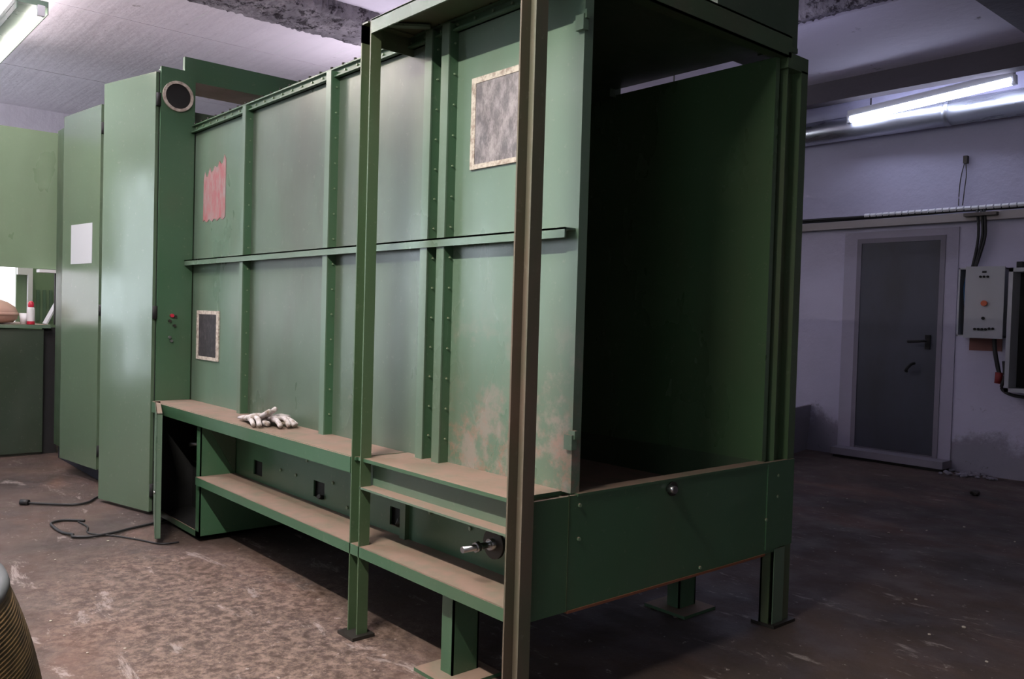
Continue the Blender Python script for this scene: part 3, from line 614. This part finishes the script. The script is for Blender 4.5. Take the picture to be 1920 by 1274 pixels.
# ------------------------------------------------------------------ glove on the shelf
def glove(name, label, ox, oy, rot, flip, fingers):
    t = thing(name, label, 'glove', (ox, oy, ZS), 'work gloves on the booth shelf')
    M = Matrix.Translation((ox, oy, ZS+.003)) @ Matrix.Rotation(rot, 4, 'Z')
    bm = bmesh.new()
    # cuff, palm: lofted flattened ellipses
    sec = [(-.17, .034, .010, .012), (-.12, .030, .013, .016), (-.08, .026, .014, .018), (-.03, .038, .017, .026), (.02, .046, .019, .034), (.045, .044, .017, .036)]
    rings = []
    for x, w_, h_, zc in sec:
        rings.append([bm.verts.new(M @ Vector((x, math.cos(a)*w_, zc+math.sin(a)*h_))) for a in [2*math.pi*k/14 for k in range(14)]])
    for A, B in zip(rings, rings[1:]):
        for k in range(14): bm.faces.new((A[k], A[(k+1) % 14], B[(k+1) % 14], B[k]))
    bm.faces.new(rings[0]); bm.faces.new(rings[-1][::-1])
    link('palm', bm, GLOVE, t, True)
    for pts, r in fingers:
        tube('finger', [M @ Vector((a, b*flip, c_)) for a, b, c_ in pts], r, GLOVE, t, 10)
    return t
glove('glove', 'soiled white work glove on the booth shelf, fingers raised to the right', -3.60, 1.63, R(-8), 1,
      [([(.03, .035, .036), (.08, .045, .060), (.125, .050, .080)], .011), ([(.03, .012, .036), (.09, .016, .055), (.14, .02, .072)], .011),
       ([(.03, -.012, .034), (.09, -.015, .034), (.13, -.02, .012)], .0115), ([(.03, -.034, .03), (.08, -.038, .024), (.11, -.04, .011)], .010), ([(-.04, .03, .02), (-.01, .06, .016), (.03, .075, .013)], .012)])
glove('glove', 'second soiled work glove lying flat under the raised one, cuff to the left edge', -3.53, 1.70, R(4), -1,
      [([(.03, .035, .030), (.08, .045, .03), (.12, .050, .012)], .011), ([(.03, .012, .034), (.09, .014, .040), (.13, .016, .013)], .011),
       ([(.03, -.012, .034), (.09, -.013, .030), (.125, -.014, .012)], .0115), ([(.03, -.034, .03), (.07, -.036, .022), (.10, -.038, .011)], .010), ([(-.04, .03, .02), (-.01, .055, .014), (.03, .06, .013)], .012)])

# ------------------------------------------------------------------ cables on the floor
c1 = thing('floor_cable', 'black cable with a plug end reaching out from under the cabinet doors', 'cable', (-5.4, 1.25, 0))
tube('cable', [(-5.42, 1.10, .012), (-5.34, 1.19, .010), (-5.25, 1.30, .010), (-5.27, 1.38, .010), (-5.38, 1.46, .010), (-5.5, 1.62, .010)], .007, RUBBER, c1, 8)
cyl('plug', (-5.445, 1.07, .018), (-5.415, 1.105, .014), .017, RUBBER, c1, 10)
c2 = thing('floor_cable', 'black cable looped on the floor beside the open compartment door', 'cable', (-4.6, 1.25, 0))
tube('cable', [(-4.83, 1.25, .008), (-4.90, 1.17, .009), (-4.87, 1.10, .009), (-4.75, 1.09, .009), (-4.63, 1.10, .009), (-4.56, 1.125, .012), (-4.52, 1.12, .009), (-4.48, 1.19, .009), (-4.49, 1.30, .010), (-4.53, 1.38, .009), (-4.57, 1.50, .009), (-4.62, 1.62, .009)], .007, RUBBER, c2, 8)
tag(tube('floor_cable', [(-4.84, 1.22, .006), (-4.70, 1.23, .006), (-4.58, 1.20, .006), (-4.50, 1.24, .006), (-4.42, 1.30, .006), (-4.30, 1.36, .006), (-4.17, 1.42, .006), (-4.15, 1.5, .006)], .004, RUBBER, None, 6), 'thin dark cord running to the foot of the compartment door', 'cable')

# ------------------------------------------------------------------ ribbed drum in the lower left corner
dm = thing('ribbed_drum', 'brown ribbed drum with a grey rim, cut by the lower left corner', 'drum', (-2.35, -.13, 0))
prof = [(.001, 0), (.655, 0)]
K = 58
for i in range(K*4+1):
    t_ = i/(K*4); z = .005+t_*.485; r0 = .66-.05*t_-.055*t_**3
    prof.append((r0+.0028*math.cos(2*math.pi*i/4), z))
bm = bmesh.new(); lathe(bm, (-2.35, -.13), prof, 96); link('ribbed_body', bm, HOSE, dm, True)
bm = bmesh.new(); lathe(bm, (-2.35, -.13), [(.558, .485), (.562, .495), (.556, .510), (.545, .512), (.53, .508), (.52, .49), (.001, .488)], 96); link('rim', bm, mat('grey_rim', (.06, .065, .07), .7), dm, True)
